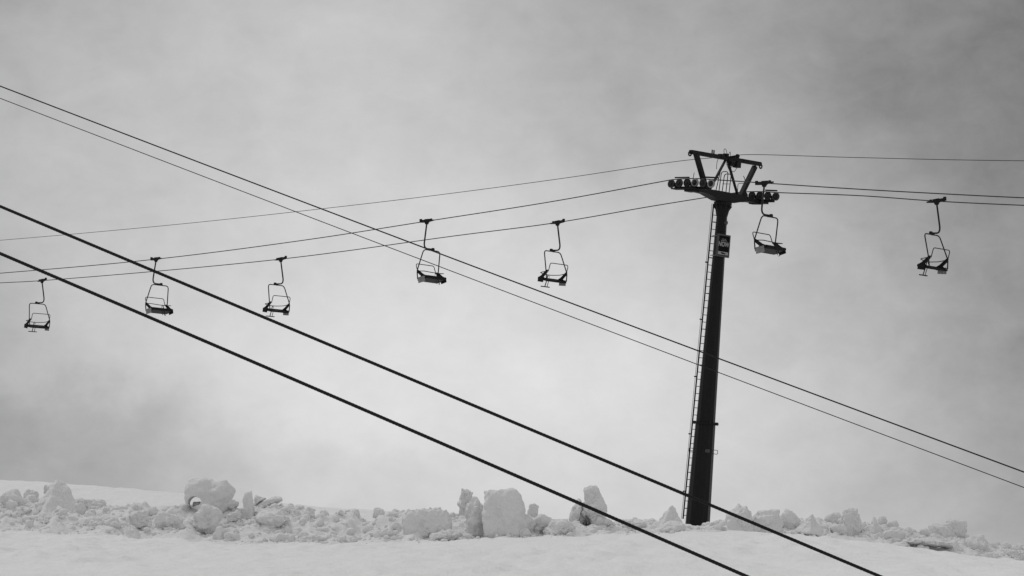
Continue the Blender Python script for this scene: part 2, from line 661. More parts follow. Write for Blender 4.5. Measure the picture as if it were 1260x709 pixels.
# px centre, py centre, width px, height px (as seen), style, tilt (degrees, clockwise as seen), label
BLOCKS = [
    (15, 616, 32, 28, 'round', 0, 'rounded snow boulder at the far left end of the bank'),
    (38, 609, 18, 14, 'block', 20, 'broken snow clods behind the rounded boulder at the left end'),
    (72, 611, 56, 42, 'pyramid', 0, 'pyramid shaped snow block with a pointed top at left'),
    (62, 602, 17, 11, 'round', -15, 'small snow knob on the left shoulder of the pyramid block'),
    (112, 619, 38, 12, 'slab', 8, 'low flat snow slab leaning against the right side of the pyramid block'),
    (97, 629, 17, 20, 'block', 5, 'cube shaped snow block below the right foot of the pyramid block'),
    (131, 630, 12, 13, 'block', -8, 'small snow cube right of the low flat slab at left'),
    (8, 631, 17, 11, 'round', 0, 'low snow clod under the rounded boulder at the left edge'),
    (115, 644, 27, 18, 'round', 0, 'undercut snow lump with a dark hollow at left'),
    (36, 646, 12, 13, 'block', 0, 'small round snow clod near the foot of the bank at left'),
    (59, 640, 19, 12, 'round', 0, 'snow lump in front of the pyramid block'),
    (171, 637, 22, 20, 'block', -12, 'angular snow block left of the wide lump before the arch'),
    (207, 642, 42, 28, 'round', 0, 'wide rounded snow lump left of the boulder with the hole'),
    (160, 655, 28, 18, 'pyramid', 0, 'tent shaped snow slab at the foot of the bank left of the arch'),
    (255, 636, 36, 30, 'block', 8, 'snow block directly under the boulder with the hole'),
    (306, 620, 15, 31, 'block', -7, 'narrow upright snow spike between the holed boulder and the wing slab'),
    (355, 627, 20, 15, 'round', 0, 'snow lump right of the long rounded slab near the wing slab'),
    (335, 637, 42, 20, 'round', -4, 'long rounded snow slab under the wing shaped slab'),
    (288, 635, 20, 14, 'round', 0, 'snow lump right of the block under the holed boulder'),
    (286, 661, 19, 12, 'block', 4, 'small angular snow clod at the foot of the bank below the spike'),
    (269, 657, 15, 18, 'block', -6, 'upright snow clod below the holed boulder near the foot of the bank'),
    (316, 668, 17, 10, 'pyramid', 0, 'lowest snow clod lying out on the smooth snow below the spike'),
    (347, 663, 30, 13, 'slab', -3, 'flat snow lump at the foot of the bank below the long rounded slab'),
    (384, 662, 36, 11, 'slab', -6, 'long flat snow clod at the foot of the bank right of centre left'),
    (466, 630, 15, 11, 'block', 5, 'lone small snow clod on top of the bank left of the wide slab'),
    (525, 643, 62, 36, 'slab', -4, 'wide flat sided snow slab left of the biggest block'),
    (584, 634, 25, 44, 'round', 6, 'tall rounded snow block against the left side of the biggest block'),
    (478, 657, 20, 15, 'block', 30, 'tilted snow wedge at the foot of the bank left of the wide slab'),
    (547, 659, 38, 15, 'round', 0, 'low snow lump at the foot of the wide slab'),
    (622, 631, 58, 58, 'trap', 2, 'biggest snow block, smooth and flat topped, standing in mid bank'),
    (656, 627, 14, 14, 'block', 12, 'small snow block perched behind the right shoulder of the biggest block'),
    (670, 645, 27, 24, 'round', 18, 'snow boulder leaning on the right side of the biggest block'),
    (627.5, 657, 13, 15, 'pyramid', 0, 'little snow cone in front of the biggest block'),
    (645, 656, 18, 13, 'block', 6, 'small snow clod right of the little cone'),
    (688, 649, 40, 20, 'round', -14, 'sloping snow lump left of the split tower of snow'),
    (825, 637, 32, 30, 'pyramid', 12, 'wedge shaped snow block with a sharp right edge beside the steel tower'),
    (827, 649, 33, 16, 'round', 0, 'smooth snow mound in front of the wedge beside the steel tower'),
    (786, 646, 20, 11, 'round', 0, 'low snow lump between the split block and the wedge'),
    (911, 643, 32, 40, 'round', -5, 'tall rounded snow block just right of the steel tower'),
    (944, 642, 34, 26, 'block', 4, 'broad snow block right of the tall rounded one near the tower'),
    (971, 640, 26, 24, 'round', 10, 'lumpy snow block third to the right of the steel tower'),
    (995, 645, 29, 22, 'pyramid', 8, 'sloping snow block fourth to the right of the steel tower'),
    (1026, 639, 20, 15, 'slab', -12, 'flat snow slab lying against the left of the upright block at right'),
    (1048, 641, 22, 28, 'block', -10, 'upright angular snow block at right with a broken top'),
    (1031, 652, 18, 12, 'block', 6, 'small snow clod below the upright block at right'),
    (955, 652, 17, 11, 'round', 0, 'small snow clod in front of the broad block right of the tower'),
    (1076, 645, 14, 17, 'pyramid', 0, 'small pointed snow block right of the upright block'),
    (1117, 656, 12, 13, 'round', 0, 'single round snow clod on the falling crest at right'),
    (1099, 659, 22, 11, 'slab', 0, 'low flat snow clod between the pointed block and the round clod at right'),
    (1160, 655, 31, 20, 'slab', -4, 'snow slab overhanging to the left on the bank at far right'),
    (1200, 669, 28, 21, 'round', 8, 'snow lump right of the flat topped overhanging block'),
    (1172, 671, 22, 15, 'pyramid', 10, 'snow wedge propping up the overhanging block at far right'),
    (1248, 683, 24, 13, 'slab', 3, 'flat snow slab at the right edge of the picture'),
    (1216, 688, 21, 15, 'block', 0, 'square snow clod near the foot of the bank at far right'),
    (1201, 686, 14, 13, 'round', 0, 'small snow clod below the lump at far right'),
]
FEET = []
GROUP = 'broken blocks in the ploughed snow bank'


def px_size(d):
    return d * 0.997 / F


def finish_chunk(mb, centre, label, name='snow_block', cat='snow block'):
    o = mb.obj(name, M['snow'], None, True, centre)
    tag(o, label, cat, GROUP)
    return o


for i, (cx, cy, w, h, st, tilt, label) in enumerate(BLOCKS):
    rng = np.random.default_rng(100 + i)
    if cx > 900:
        w, h = w * 1.15, h * 1.12
    d = depth_for(cx, cy + h / 2) - 0.35
    k = px_size(d)
    sink = 0.25                      # part of the block buried in the bank
    hh = h * (1 + sink)
    mb = MB()
    dep = max(w, 0.8 * h) * k * rng.uniform(0.75, 0.95)
    if st == 'pyramid':
        w, hh = w * 1.25, hh * 0.96
    if st == 'slab':
        dep = w * k * 0.6
    V, Fc = chunk(rng, st, (w * k * 1.02, dep, hh * k * 1.04), 6 if w > 50 else (5 if w > 18 else 4), {'pyramid': 0.55, 'trap': 0.7}.get(st, 1.2), rotm(0, tilt, rng.uniform(-12, 12)))
    if st == 'trap':
        V[:, 0] -= 0.13 * V[:, 2]
        q = V + 3.0
        V += 0.07 * np.stack([fbm(q * 1.8 + s0, 3, 0.5, 160 + s0) for s0 in (0, 9, 18)], 1)
    add_np(mb, V, Fc)
    if st == 'trap':
        V, Fc = chunk(rng, 'round', (32 * k, 1.1, 34 * k), 5, 1.0, rotm(0, 25, 0))
        add_np(mb, V, Fc, (23 * k, 0.0, -11 * k))
    finish_chunk(mb, at(cx, cy + h * sink / 2, d), label)
    FEET.append((cx, cy + h / 2, w, d))


def part_chunk(mb, rng, org, d, cx, cy, w, h, st, tilt=0, dep=None, sub=5, rough=1.0, dy=0.0):
    k = px_size(d)
    V, Fc = chunk(rng, st, (w * k, (dep if dep else 0.8 * max(w, h) * k), h * k), sub, rough, rotm(0, tilt, 0))
    p = at(cx, cy, d) - org
    add_np(mb, V, Fc, (p.x, p.y + dy, p.z))


# boulder with a hole: a rounded mass that reaches down to the left round an opening
rng = np.random.default_rng(5)
d = depth_for(259, 634)
org = at(259, 610, d)
mb = MB()
part_chunk(mb, rng, org, d, 258, 610, 62, 46, 'round', 4, 1.3, 6, 0.6)
me0 = mb.mesh('snow_block', M['snow'], True)
ob0 = bpy.data.objects.new('snow_block', me0)
COL.objects.link(ob0)
k = px_size(d)
p = at(240.5, 617.5, d) - org
cv, cf = [], []
NA, NL = 28, 24
for j in range(NL + 1):
    yy = -1.2 + 2.4 * j / NL
    for a in range(NA):
        t = 2 * math.pi * a / NA
        rr = 1 + 0.10 * math.sin(2 * t + 1) + 0.07 * math.sin(3 * t + 2.2 + yy) + 0.25 * abs(yy)
        cv.append((p.x + 7.0 * k * rr * math.cos(t), p.y + yy, p.z + 6.2 * k * rr * math.sin(t)))
cf = [(j * NA + a, j * NA + (a + 1) % NA, (j + 1) * NA + (a + 1) % NA, (j + 1) * NA + a) for j in range(NL) for a in range(NA)]
cf += [tuple(range(NA - 1, -1, -1)), tuple(NL * NA + a for a in range(NA))]
cme = bpy.data.meshes.new('cutter')
cme.from_pydata(cv, [], cf)
bmc = bmesh.new()
bmc.from_mesh(cme)
bmesh.ops.recalc_face_normals(bmc, faces=bmc.faces)
bmc.to_mesh(cme)
bmc.free()
cob = bpy.data.objects.new('cutter', cme)
COL.objects.link(cob)
bo = ob0.modifiers.new('hole', 'BOOLEAN')
bo.operation = 'DIFFERENCE'
bo.object = cob
dg = bpy.context.evaluated_depsgraph_get()
me1 = bpy.data.meshes.new_from_object(ob0.evaluated_get(dg))
mb = MB()
mb.add([v.co[:] for v in me1.vertices], [tuple(q.vertices) for q in me1.polygons])
bpy.data.objects.remove(ob0, do_unlink=True)
bpy.data.objects.remove(cob, do_unlink=True)
part_chunk(mb, rng, org, d, 283, 620, 22, 14, 'block', 30, 0.5)
finish_chunk(mb, org, 'big rounded snow boulder with a round hole through its left side')

# wing shaped slab pointing up to the right
rng = np.random.default_rng(6)
d = depth_for(331, 628)
org = at(331, 617, d)
k = px_size(d)
poly = [(-17, -4), (-10, 3), (-4, 0), (6, -3), (16, -8), (14, -3), (9, 4), (2, 10), (-6, 12), (-10, 8)]
D, Fc = ICO[5]
mb = MB()
V, Fc = chunk(rng, 'slab', (34 * k, 22 * k, 13 * k), 5, 0.6)
V[:, 2] += (V[:, 0] / (17 * k)) * 6.0 * k - 1.5 * k
V[:, 2] *= 1 - 0.35 * (V[:, 0] / (17 * k))
add_np(mb, V, Fc)
V, Fc = chunk(rng, 'pyramid', (16 * k, 14 * k, 14 * k), 4, 0.8, rotm(0, -35, 0))
add_np(mb, V, Fc, (-11 * k, 0, 1 * k))
finish_chunk(mb, org, 'wing shaped snow slab with its tip pointing up to the right')

# leaning crumbly block that narrows downwards
rng = np.random.default_rng(7)
d = depth_for(572, 638)
org = at(572, 622, d)
k = px_size(d)
mb = MB()
V, Fc = chunk(rng, 'block', (27 * k, 18 * k, 42 * k), 5, 1.5)
V[:, 0] = V[:, 0] * (0.72 + 0.26 * V[:, 2] / (21 * k)) + 0.10 * V[:, 2]
add_np(mb, V, Fc)
finish_chunk(mb, org, 'crumbly snow block narrowing downwards between the wide slab and the biggest block')

# split tower of snow with a dark hollow at its foot, shade and dirt set in as dark lumps
rng = np.random.default_rng(8)
d = depth_for(722, 652)
org = at(724, 626, d)
k = px_size(d)
mb = MB()
part_chunk(mb, rng, org, d, 730, 612, 25, 30, 'block', -18, 0.7)
part_chunk(mb, rng, org, d, 731, 628, 33, 36, 'round', -6, 0.85)
part_chunk(mb, rng, org, d, 708, 634, 17, 42, 'round', 14, 0.75)
part_chunk(mb, rng, org, d, 739, 645, 38, 22, 'round', 8, 0.9)
part_chunk(mb, rng, org, d, 698, 652, 26, 16, 'round', -12, 0.8)
part_chunk(mb, rng, org, d, 717, 640, 22, 22, 'round', 0, 0.5, 4, 1.0, 0.15)
so = finish_chunk(mb, org, 'tall split tower of snow with a dark dirty hollow at its foot')
mb = MB()
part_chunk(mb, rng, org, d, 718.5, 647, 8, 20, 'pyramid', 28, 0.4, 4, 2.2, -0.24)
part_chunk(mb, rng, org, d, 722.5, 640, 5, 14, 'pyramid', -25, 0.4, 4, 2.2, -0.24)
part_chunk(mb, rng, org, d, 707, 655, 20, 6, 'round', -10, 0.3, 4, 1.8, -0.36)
mb.obj('hollow_shade_dirt', M['dirt_shade'], so, True)

# flat topped overhanging block, far right: second half
rng = np.random.default_rng(9)
d = depth_for(1175, 668)
org = at(1176, 653, d)
mb = MB()
part_chunk(mb, rng, org, d - 0.3, 1176, 653, 27, 30, 'block', 5, 0.7)
finish_chunk(mb, org, 'dark flat topped snow block at far right, tallest on the falling crest')

# hollow under a snow lip, far right; its shade is a dark coloured lump
rng = np.random.default_rng(10)
d = BASE_D + 0.9
org = at(1132, 678, d)
mb = MB()
part_chunk(mb, rng, org, d, 1143, 668, 64, 13, 'block', 10, 1.4, 5, 1.6, 0.25)
part_chunk(mb, rng, org, d, 1108, 671, 24, 9, 'round', 12, 0.8, 4, 1.4, -0.1)
lo = finish_chunk(mb, org, 'snow ledge with a long dark hollow beneath it at far right', 'snow_ledge', 'snow ledge')
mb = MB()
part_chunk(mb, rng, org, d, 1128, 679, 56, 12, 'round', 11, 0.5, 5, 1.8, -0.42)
mb.obj('hollow_shade_dirt', M['dirt_shade'], lo, True)

# ------------------------------------------------------------------ loose rubble, nobody could count it
rng = np.random.default_rng(77)
PROTO = []
for i in range(14):
    V, Fc = chunk(rng, ['block', 'round', 'block', 'pyramid', 'slab'][i % 5], (1, rng.uniform(.7, 1), rng.uniform(.6, .95)), 2 if i % 2 else 3, 0.6)
    PROTO.append((V, np.array(Fc)))
PROTO_S = []
for i in range(10):
    V, Fc = chunk(rng, ['block', 'round', 'slab'][i % 3], (1, rng.uniform(.7, 1), rng.uniform(.6, .95)), 1, 0.6)
    PROTO_S.append((V, np.array(Fc)))
VV, FF, base = [], [], 0
n_r = 4600
X = rng.uniform(-27, 27, n_r)
T = rng.uniform(0, 1, n_r) ** 0.8
Yd = BASE_D - 0.5 + T * (TOP_D + 1.0 - BASE_D)
dens = 0.5 + 0.5 * vnoise(np.stack([X * 0.35, Yd * 0.4, 0 * X], 1), 91)
keep = dens > rng.uniform(0, 0.55, n_r)
X, Yd = X[keep], Yd[keep]
Z = bank_h(X, Yd)
S = 0.10 + 0.36 * rng.uniform(0, 1, len(X)) ** 2.6
S = np.where(Yd < BASE_D + 0.3, S * 0.6, S)
# fine crumbs over the bank and out on the field in front of it
n_c = 2200
Xc = rng.uniform(-27, 27, n_c)
Yc = BASE_D - 1.0 + rng.uniform(0, 1, n_c) ** 0.9 * 5.8
Yc = np.where(rng.uniform(0, 1, n_c) < 0.10, BASE_D - 0.8 - rng.exponential(0.9, n_c), Yc)
kp = (0.5 + 0.5 * vnoise(np.stack([Xc * 0.6, Yc * 0.6, 0 * Xc], 1), 93)) > rng.uniform(0, 0.7, n_c)
Xc, Yc = Xc[kp], Yc[kp]
Zc = np.maximum(bank_h(Xc, Yc), field_h(Xc, Yc))
Sc = 0.035 + 0.08 * rng.uniform(0, 1, len(Xc)) ** 2
# broken bits round the foot of every big block
Xf, Yf = [], []
for (fx, fy, fw, fd) in FEET:
    c0 = at(fx, fy, fd)
    for q_ in range(int(4 + fw * 0.35)):
        Xf.append(c0.x + rng.normal() * fw * 0.38 * px_size(fd))
        Yf.append(fd - 0.25 * fw * px_size(fd) - rng.uniform(0, 0.6))
Xf, Yf = np.array(Xf), np.array(Yf)
Zf = np.maximum(bank_h(Xf, Yf), field_h(Xf, Yf))
Sf = 0.06 + 0.17 * rng.uniform(0, 1, len(Xf)) ** 2
X, Yd, Z, S = (np.concatenate(q_) for q_ in ((X, Xc, Xf), (Yd, Yc, Yf), (Z, Zc, Zf), (S, Sc, Sf)))
for x, y, z, s in zip(X, Yd, Z, S):
    PR = PROTO if s > 0.12 else PROTO_S
    V, Fc = PR[rng.integers(len(PR))]
    R = rotm(rng.uniform(-30, 30), rng.uniform(-30, 30), rng.uniform(0, 360))
    P_ = (V * s) @ R.T + np.array([x, y, z + s * rng.uniform(-0.28, 0.16)])
    VV.append(P_)
    FF.append(Fc + base)
    base += len(P_)
VV, FF = np.concatenate(VV), np.concatenate(FF)
me = bpy.data.meshes.new('snow_rubble')
me.vertices.add(len(VV))
me.vertices.foreach_set('co', VV.astype(np.float32).ravel())
me.loops.add(FF.size)
me.loops.foreach_set('vertex_index', FF.astype(np.int32).ravel())
me.polygons.add(len(FF))
me.polygons.foreach_set('loop_start', np.arange(len(FF), dtype=np.int32) * 3)
me.polygons.foreach_set('use_smooth', np.ones(len(FF), dtype=bool))
me.materials.append(M['snow'])
me.update(calc_edges=True)
rub = bpy.data.objects.new('snow_rubble', me)
COL.objects.link(rub)
tag(rub, 'loose crumbs and small clods of snow strewn over the ploughed bank', 'snow', kind='stuff')

# ================================================================== THE CHAIRLIFT TOWER
LX, LY = 0.73, -0.683
LDIR = Vector((LX, LY, 0)).normalized()
HEAD = at(889, 256, 94.0)
FOOT = at(858.5, 642, 95.0)
up = (HEAD - FOOT).normalized()
lx = (LDIR - up * LDIR.dot(up)).normalized()
cy_ = up.cross(lx)
HT = (HEAD - FOOT).length
TM = Matrix((lx, cy_, up)).transposed().to_4x4()
TM.translation = FOOT
tower = empty('chairlift_tower')
tower.matrix_world = TM
tag(tower, 'dark steel chairlift tower with a cross arm of sheaves standing behind the snow bank', 'lift tower')


def T(l, c, u):
    """tower head coordinates: along the line, across, above the pole top"""
    return Vector((l, c, HT + u))


def Tw(l, c, u):
    return TM @ T(l, c, u)


R0, R1 = 0.515, 0.220
def pole_r(z):
    return R0 + (R1 - R0) * z / HT


NP = 12
mb = MB()
mb.lathe([(R0 + 0.04, -2.0), (pole_r(0.31 * HT), 0.31 * HT)], NP)
mb.obj('lower_pole', M['pole'], tower)
mb = MB()
mb.lathe([(pole_r(0.31 * HT) - 0.02, 0.31 * HT + 0.075), (R1, HT + 0.02)], NP)
pole = mb.obj('upper_pole', M['pole'], tower)
mb = MB()
zf = 0.31 * HT
rf = pole_r(zf)
mb.lathe([(rf - .03, zf - 0.005), (rf + 0.13, zf - 0.005), (rf + 0.13, zf + 0.03), (rf + 0.125, zf + 0.035), (rf + 0.125, zf + 0.07), (rf - .04, zf + 0.07)], 24)
for a in range(16):
    t = 2 * math.pi * a / 16
    mb.lathe([(0.025, -0.03), (0.025, 0.10)], 6, (math.cos(t) * (rf + .085), math.sin(t) * (rf + .085), zf))
mb.obj('flange', M['steel'], tower)
# step hoops and a number plate under the flange
for a in (35, 125, 215, 305):
    zz = zf - 1.05
    t = math.radians(a)
    rr = pole_r(zz) - 0.02
    e, tn = Vector((math.cos(t), math.sin(t), 0)), Vector((-math.sin(t), math.cos(t), 0))
    b0 = Vector((0, 0, zz))
    mb = MB()
    mb.tube(rounded([b0 + e * rr + tn * .02, b0 + e * (rr + .17) + tn * .02, b0 + e * (rr + .17) + tn * .02 - Vector((0, 0, .16)), b0 + e * rr + tn * .02 - Vector((0, 0, .16))], .03, 3), 0.013, 6)
    mb.obj('step_hoop', M['tube'], tower)
mb = MB()
t = math.radians(-30)
zz = zf - 1.1
e = Vector((math.cos(t), math.sin(t), 0))
mb.box(e * (pole_r(zz) + .012) + Vector((0, 0, zz)), (0.02, 0.2, 0.14), Matrix.Rotation(t, 3, 'Z'))
mb.obj('number_plate', M['signframe'], tower)
for a in (-70, 100):
    t = math.radians(a)
    zz = HT - 1.45
    e, tn = Vector((math.cos(t), math.sin(t), 0)), Vector((-math.sin(t), math.cos(t), 0))
    b0 = Vector((0, 0, zz))
    rr = pole_r(zz) - .02
    mb = MB()
    mb.tube(rounded([b0 + e * rr, b0 + e * (rr + .2), b0 + e * (rr + .2) - Vector((0, 0, .16)), b0 + e * rr - Vector((0, 0, .16))], .03, 3), 0.014, 6)
    mb.obj('step_hoop', M['tube'], tower)
# round lamp-like disc near the top of the pole
mb = MB()
t = math.radians(-20)
zz = HT - 0.62
mb.lathe([(0.09, pole_r(zz) - .03), (0.09, pole_r(zz) + 0.05), (0.07, pole_r(zz) + .06)], 14, (0, 0, zz), 'X')
disc = mb.obj('round_cap', M['signframe'], tower)

# ladder
ladder = empty('ladder')
ladder.parent = tower
lz0, lz1 = 0.05, HT + 0.15
def lad(c, z):
    return Vector((-(pole_r(z) + 0.12), c, z))


for c in (-0.19, 0.19):
    mb = MB()
    mb.beam(lad(c, lz0), lad(c, lz1), 0.035, 0.05, (1, 0, 0))
    mb.obj('rail', M['steel'], ladder)
rung_me = MB().tube([(0, -0.19, 0), (0, 0.19, 0)], 0.015, 6).mesh('rung', M['steel'])
z = lz0 + 0.15
while z < lz1:
    o = bpy.data.objects.new('rung', rung_me)
    COL.objects.link(o)
    o.parent = ladder
    o.location = lad(0, z)
    z += 0.30
mb = MB()
for z in np.arange(0.5, HT, 1.5):
    for c in (-0.19, 0.19):
        MB().beam(lad(c, z), Vector((-pole_r(z) * 0.8, c * 0.9, z)), 0.03, 0.03).obj('bracket', M['steel'], ladder)
mb = MB()
mb.tube([lad(-0.25, lz0) - Vector((.04, 0, 0)), lad(-0.25, lz1) - Vector((.04, 0, 0))], 0.009, 5)
for z in np.arange(1.2, HT, 2.4):
    mb.box(lad(-0.25, z) - Vector((.03, 0, 0)), (0.06, 0.12, 0.05))
mb.obj('safety_cable', M['steel'], ladder)

# pole head and cross arm
mb = MB()
mb.lathe([(R1 + 0.02, -0.35 + HT), (0.33, HT + 0.10), (0.38, HT + 0.12), (0.38, HT + 0.24)], 12)
for a in range(8):
    t = math.pi * a / 4
    e = Vector((math.cos(t), math.sin(t), 0))
    mb.beam(e * 0.22 + Vector((0, 0, HT - .1)), e * 0.35 + Vector((0, 0, HT + .11)), 0.03, 0.12)
mb.obj('head_plate', M['steel'], tower)
mb = MB()
armp = [(-2.15, .46), (-1.3, .44), (-0.48, .26), (0.48, .26), (1.3, .44), (2.15, .46), (2.15, .60), (1.3, .64), (0.4, .66), (-0.4, .66), (-1.3, .64), (-2.15, .60)]
mb.prism([(c, u + HT) for c, u in armp], 0, -0.24, 0.24)
mb.obj('cross_arm', M['steel'], tower)

# lifting frame above the arm
mb = MB()
mb.beam(T(0, -2.36, 2.04), T(0, 2.32, 2.15), 0.15, 0.17)
mb.obj('top_beam', M['steel'], tower)
for c0, c1 in ((-1.15, -2.02), (1.12, 1.98)):
    mb = MB()
    mb.beam(T(0, c0, .58), T(0, c1, 2.0), 0.16, 0.19, (1, 0, 0))
    mb.obj('frame_leg', M['steel'], tower)
for c0, c1 in ((-0.98, -0.06), (0.98, 0.10)):
    mb = MB()
    mb.beam(T(0, c0, .60), T(0, c1, 2.0), 0.075, 0.085, (1, 0, 0))
    mb.obj('brace', M['steel'], tower)
for sg, cc in ((-1, -2.42), (1, 2.38)):
    mb = MB()
    ring = [T(0, cc + 0.085 * math.cos(t), (1.96 if sg < 0 else 2.06) + 0.085 * math.sin(t)) for t in np.linspace(math.radians(100 if sg > 0 else 80), math.radians((-200) if sg > 0 else 380), 14)]
    mb.tube(ring, 0.032, 6)
    mb.beam(T(0, cc - sg * .12, 2.05 if sg < 0 else 2.15), T(0, cc + sg * .01, 2.05 if sg < 0 else 2.15), 0.10, 0.13)
    mb.obj('hook', M['steel'], tower)
# clutter on the beam: cable clamps, box, small wheel, loose wires
mb = MB()
for c in (-.98, -.86):
    MB().beam(T(0, c, 2.12), T(0, c, 2.32), 0.04, 0.04, (1, 0, 0)).obj('clamp_pin', M['steel'], tower)
for c, s, dz in ((-.35, .22, 2.14), (-.05, .16, 2.2), (.16, .2, 2.06), (1.15, .1, 2.12)):
    MB().box(T(0, c, dz), (0.2, s, 0.16)).obj('cable_clamp', M['steel'], tower)
mb = MB()
mb.box(T(.12, .58, 1.88), (0.24, 0.28, 0.22))
mb.box(T(.05, .30, 1.9), (0.24, 0.26, 0.18))
mb.box(T(.12, .62, 2.0), (0.10, 0.10, 0.10))
mb.obj('junction_box', M['steel'], tower)
mb = MB()
for pts in ([T(0, -.1, 2.1), T(0, -.24, 2.42), T(0, -.1, 2.5), T(0, .02, 2.3), T(0, .06, 2.1)], [T(0, .1, 2.1), T(0, .2, 2.45), T(0, .28, 2.25), T(0, .12, 2.1)],
            [T(.1, .3, 1.85), T(.1, .2, 1.62), T(.1, .45, 1.55), T(.1, .62, 1.75)], [T(0, -.55, 2.0), T(0, -.62, 1.8), T(0, -.6, 1.55)], [T(.0, .05, 2.0), T(.0, .02, 1.85), T(.05, .2, 1.6)]):
    MB().tube(rounded(pts, .3, 5), 0.012, 5).obj('loose_wire', M['steel'], tower)
# hand hoops over the ladder
for c, l0, top in ((-.08, -.20, 1.52), (.16, -.22, 1.45)):
    mb = MB()
    mb.tube(rounded([T(l0, c, .6), T(l0 + .06, c, top), T(l0 + .40, c + .02, top), T(l0 + .36, c + .02, .6)], .12, 5), 0.019, 6)
    mb.obj('hand_hoop', M['tube'], tower)
mb = MB()
mb.beam(T(-.1, -.42, .62), T(-.05, -.27, 1.5), 0.025, 0.025, (1, 0, 0))
mb.obj('hand_rod', M['tube'], tower)
MB().beam(T(-.15, .05, 1.02), T(.2, .1, 1.02), 0.02, 0.02).obj('hand_rod', M['tube'], tower)

# sheave trains
SHEAVE_R = 0.172
SH_U, SH_C = 0.78, 2.2
ST = [-1.04, -0.62, -0.205, 0.21, 0.63, 1.06]
rim_me = MB().lathe([(.125, -.03), (.148, -.035), (SHEAVE_R, -.035), (SHEAVE_R - .022, 0), (SHEAVE_R, .035), (.148, .035), (.125, .03)], 28, axis='Y', caps=False).mesh('tyre', M['rubber'], True)
rim_dark = rim_me.copy()
rim_dark.materials[0] = M['shadedrubber']
rim_mid = rim_me.copy()
rim_mid.materials[0] = M['midrubber']
disc_me = MB().lathe([(.03, -.07), (.05, -.06), (.055, -.03), (.13, -.018), (.13, .018), (.055, .03), (.05, .06), (.03, .07)], 24, axis='Y').mesh('sheave', M['disc'])
for sg in (-1, 1):
    arch = [-0.035, -0.008, 0.006, 0.006, -0.008, -0.035]
    kinds = [rim_mid, rim_mid, rim_dark, rim_me, rim_mid, rim_me] if sg < 0 else [rim_dark, rim_dark, rim_dark, rim_dark, rim_dark, rim_mid]  # lit, dim and shaded rims painted by choice of tyre colour
    for l, a, rm in zip(ST, arch, kinds):
        o = bpy.data.objects.new('sheave', disc_me)
        COL.objects.link(o)
        o.parent = tower
        o.location = T(l, sg * SH_C, SH_U + a)
        r = bpy.data.objects.new('tyre', rm)
        COL.objects.link(r)
        r.parent = o
    # side plates of the rocker beams (three pairs of wheels), hung on the far side of the wheels
    for i0 in (0, 2, 4):
        mb = MB()
        lm = (ST[i0] + ST[i0 + 1]) / 2
        mb.beam(T(ST[i0], sg * SH_C + .085, SH_U + arch[i0]), T(ST[i0 + 1], sg * SH_C + .085, SH_U + arch[i0 + 1]), 0.03, 0.06)
        mb.box(T(lm, sg * SH_C + .06, SH_U - .10), (0.10, 0.10, 0.22))
        mb.obj('rocker_beam', M['steel'], tower)
    mb = MB()
    mb.beam(T(-.9, sg * SH_C + .12, SH_U - .2), T(.9, sg * SH_C + .12, SH_U - .2), 0.08, 0.13)
    mb.box(T(0, sg * (SH_C - .02), SH_U - .26), (0.45, 0.3, 0.22))
    mb.obj('main_beam', M['steel'], tower)
    mb = MB()
    s0 = sg * 2.42
    mb.box(T(-.10 if sg < 0 else -.12, s0, .50 if sg < 0 else .56), (1.25, 0.34, 0.045))
    mb.box(T(.2, s0 * .97, .43 if sg < 0 else .50), (0.5, 0.38, 0.09))
    mb.obj('catwalk', M['steel'], tower)
    # rope catcher and derail switch bar above the wheels
    mb = MB()
    if sg < 0:
        MB().beam(T(-.95, sg * SH_C + .10, SH_U + .235), T(-.2, sg * SH_C + .10, SH_U + .245), 0.06, 0.05).obj('rope_catcher', M['steel'], tower)
        mb.beam(T(.55, sg * SH_C + .10, SH_U + .25), T(1.3, sg * SH_C + .10, SH_U + .22), 0.07, 0.06)
        MB().tube([T(-.2, sg * 1.9, .6), T(-.16, sg * 1.85, 1.25)], 0.014, 5).obj('hand_rod', M['tube'], tower)
    else:
        mb.beam(T(.42, sg * SH_C + .10, SH_U + .245), T(1.02, sg * SH_C + .10, SH_U + .225), 0.07, 0.06)
        MB().tube(rounded([T(-.5, sg * 2.0, .6), T(-.45, sg * 1.95, 1.45), T(-.55, sg * 1.95, 1.6)], .05, 3), 0.016, 5).obj('hand_rod', M['tube'], tower)
        MB().tube(rounded([T(-.62, sg * 1.75, .6), T(-.62, sg * 1.7, 1.25), T(-.25, sg * 1.7, 1.25), T(-.25, sg * 1.75, .6)], .1, 4), 0.014, 5).obj('hand_hoop', M['tube'], tower)
    mb.obj('rope_catcher', M['steel'], tower)


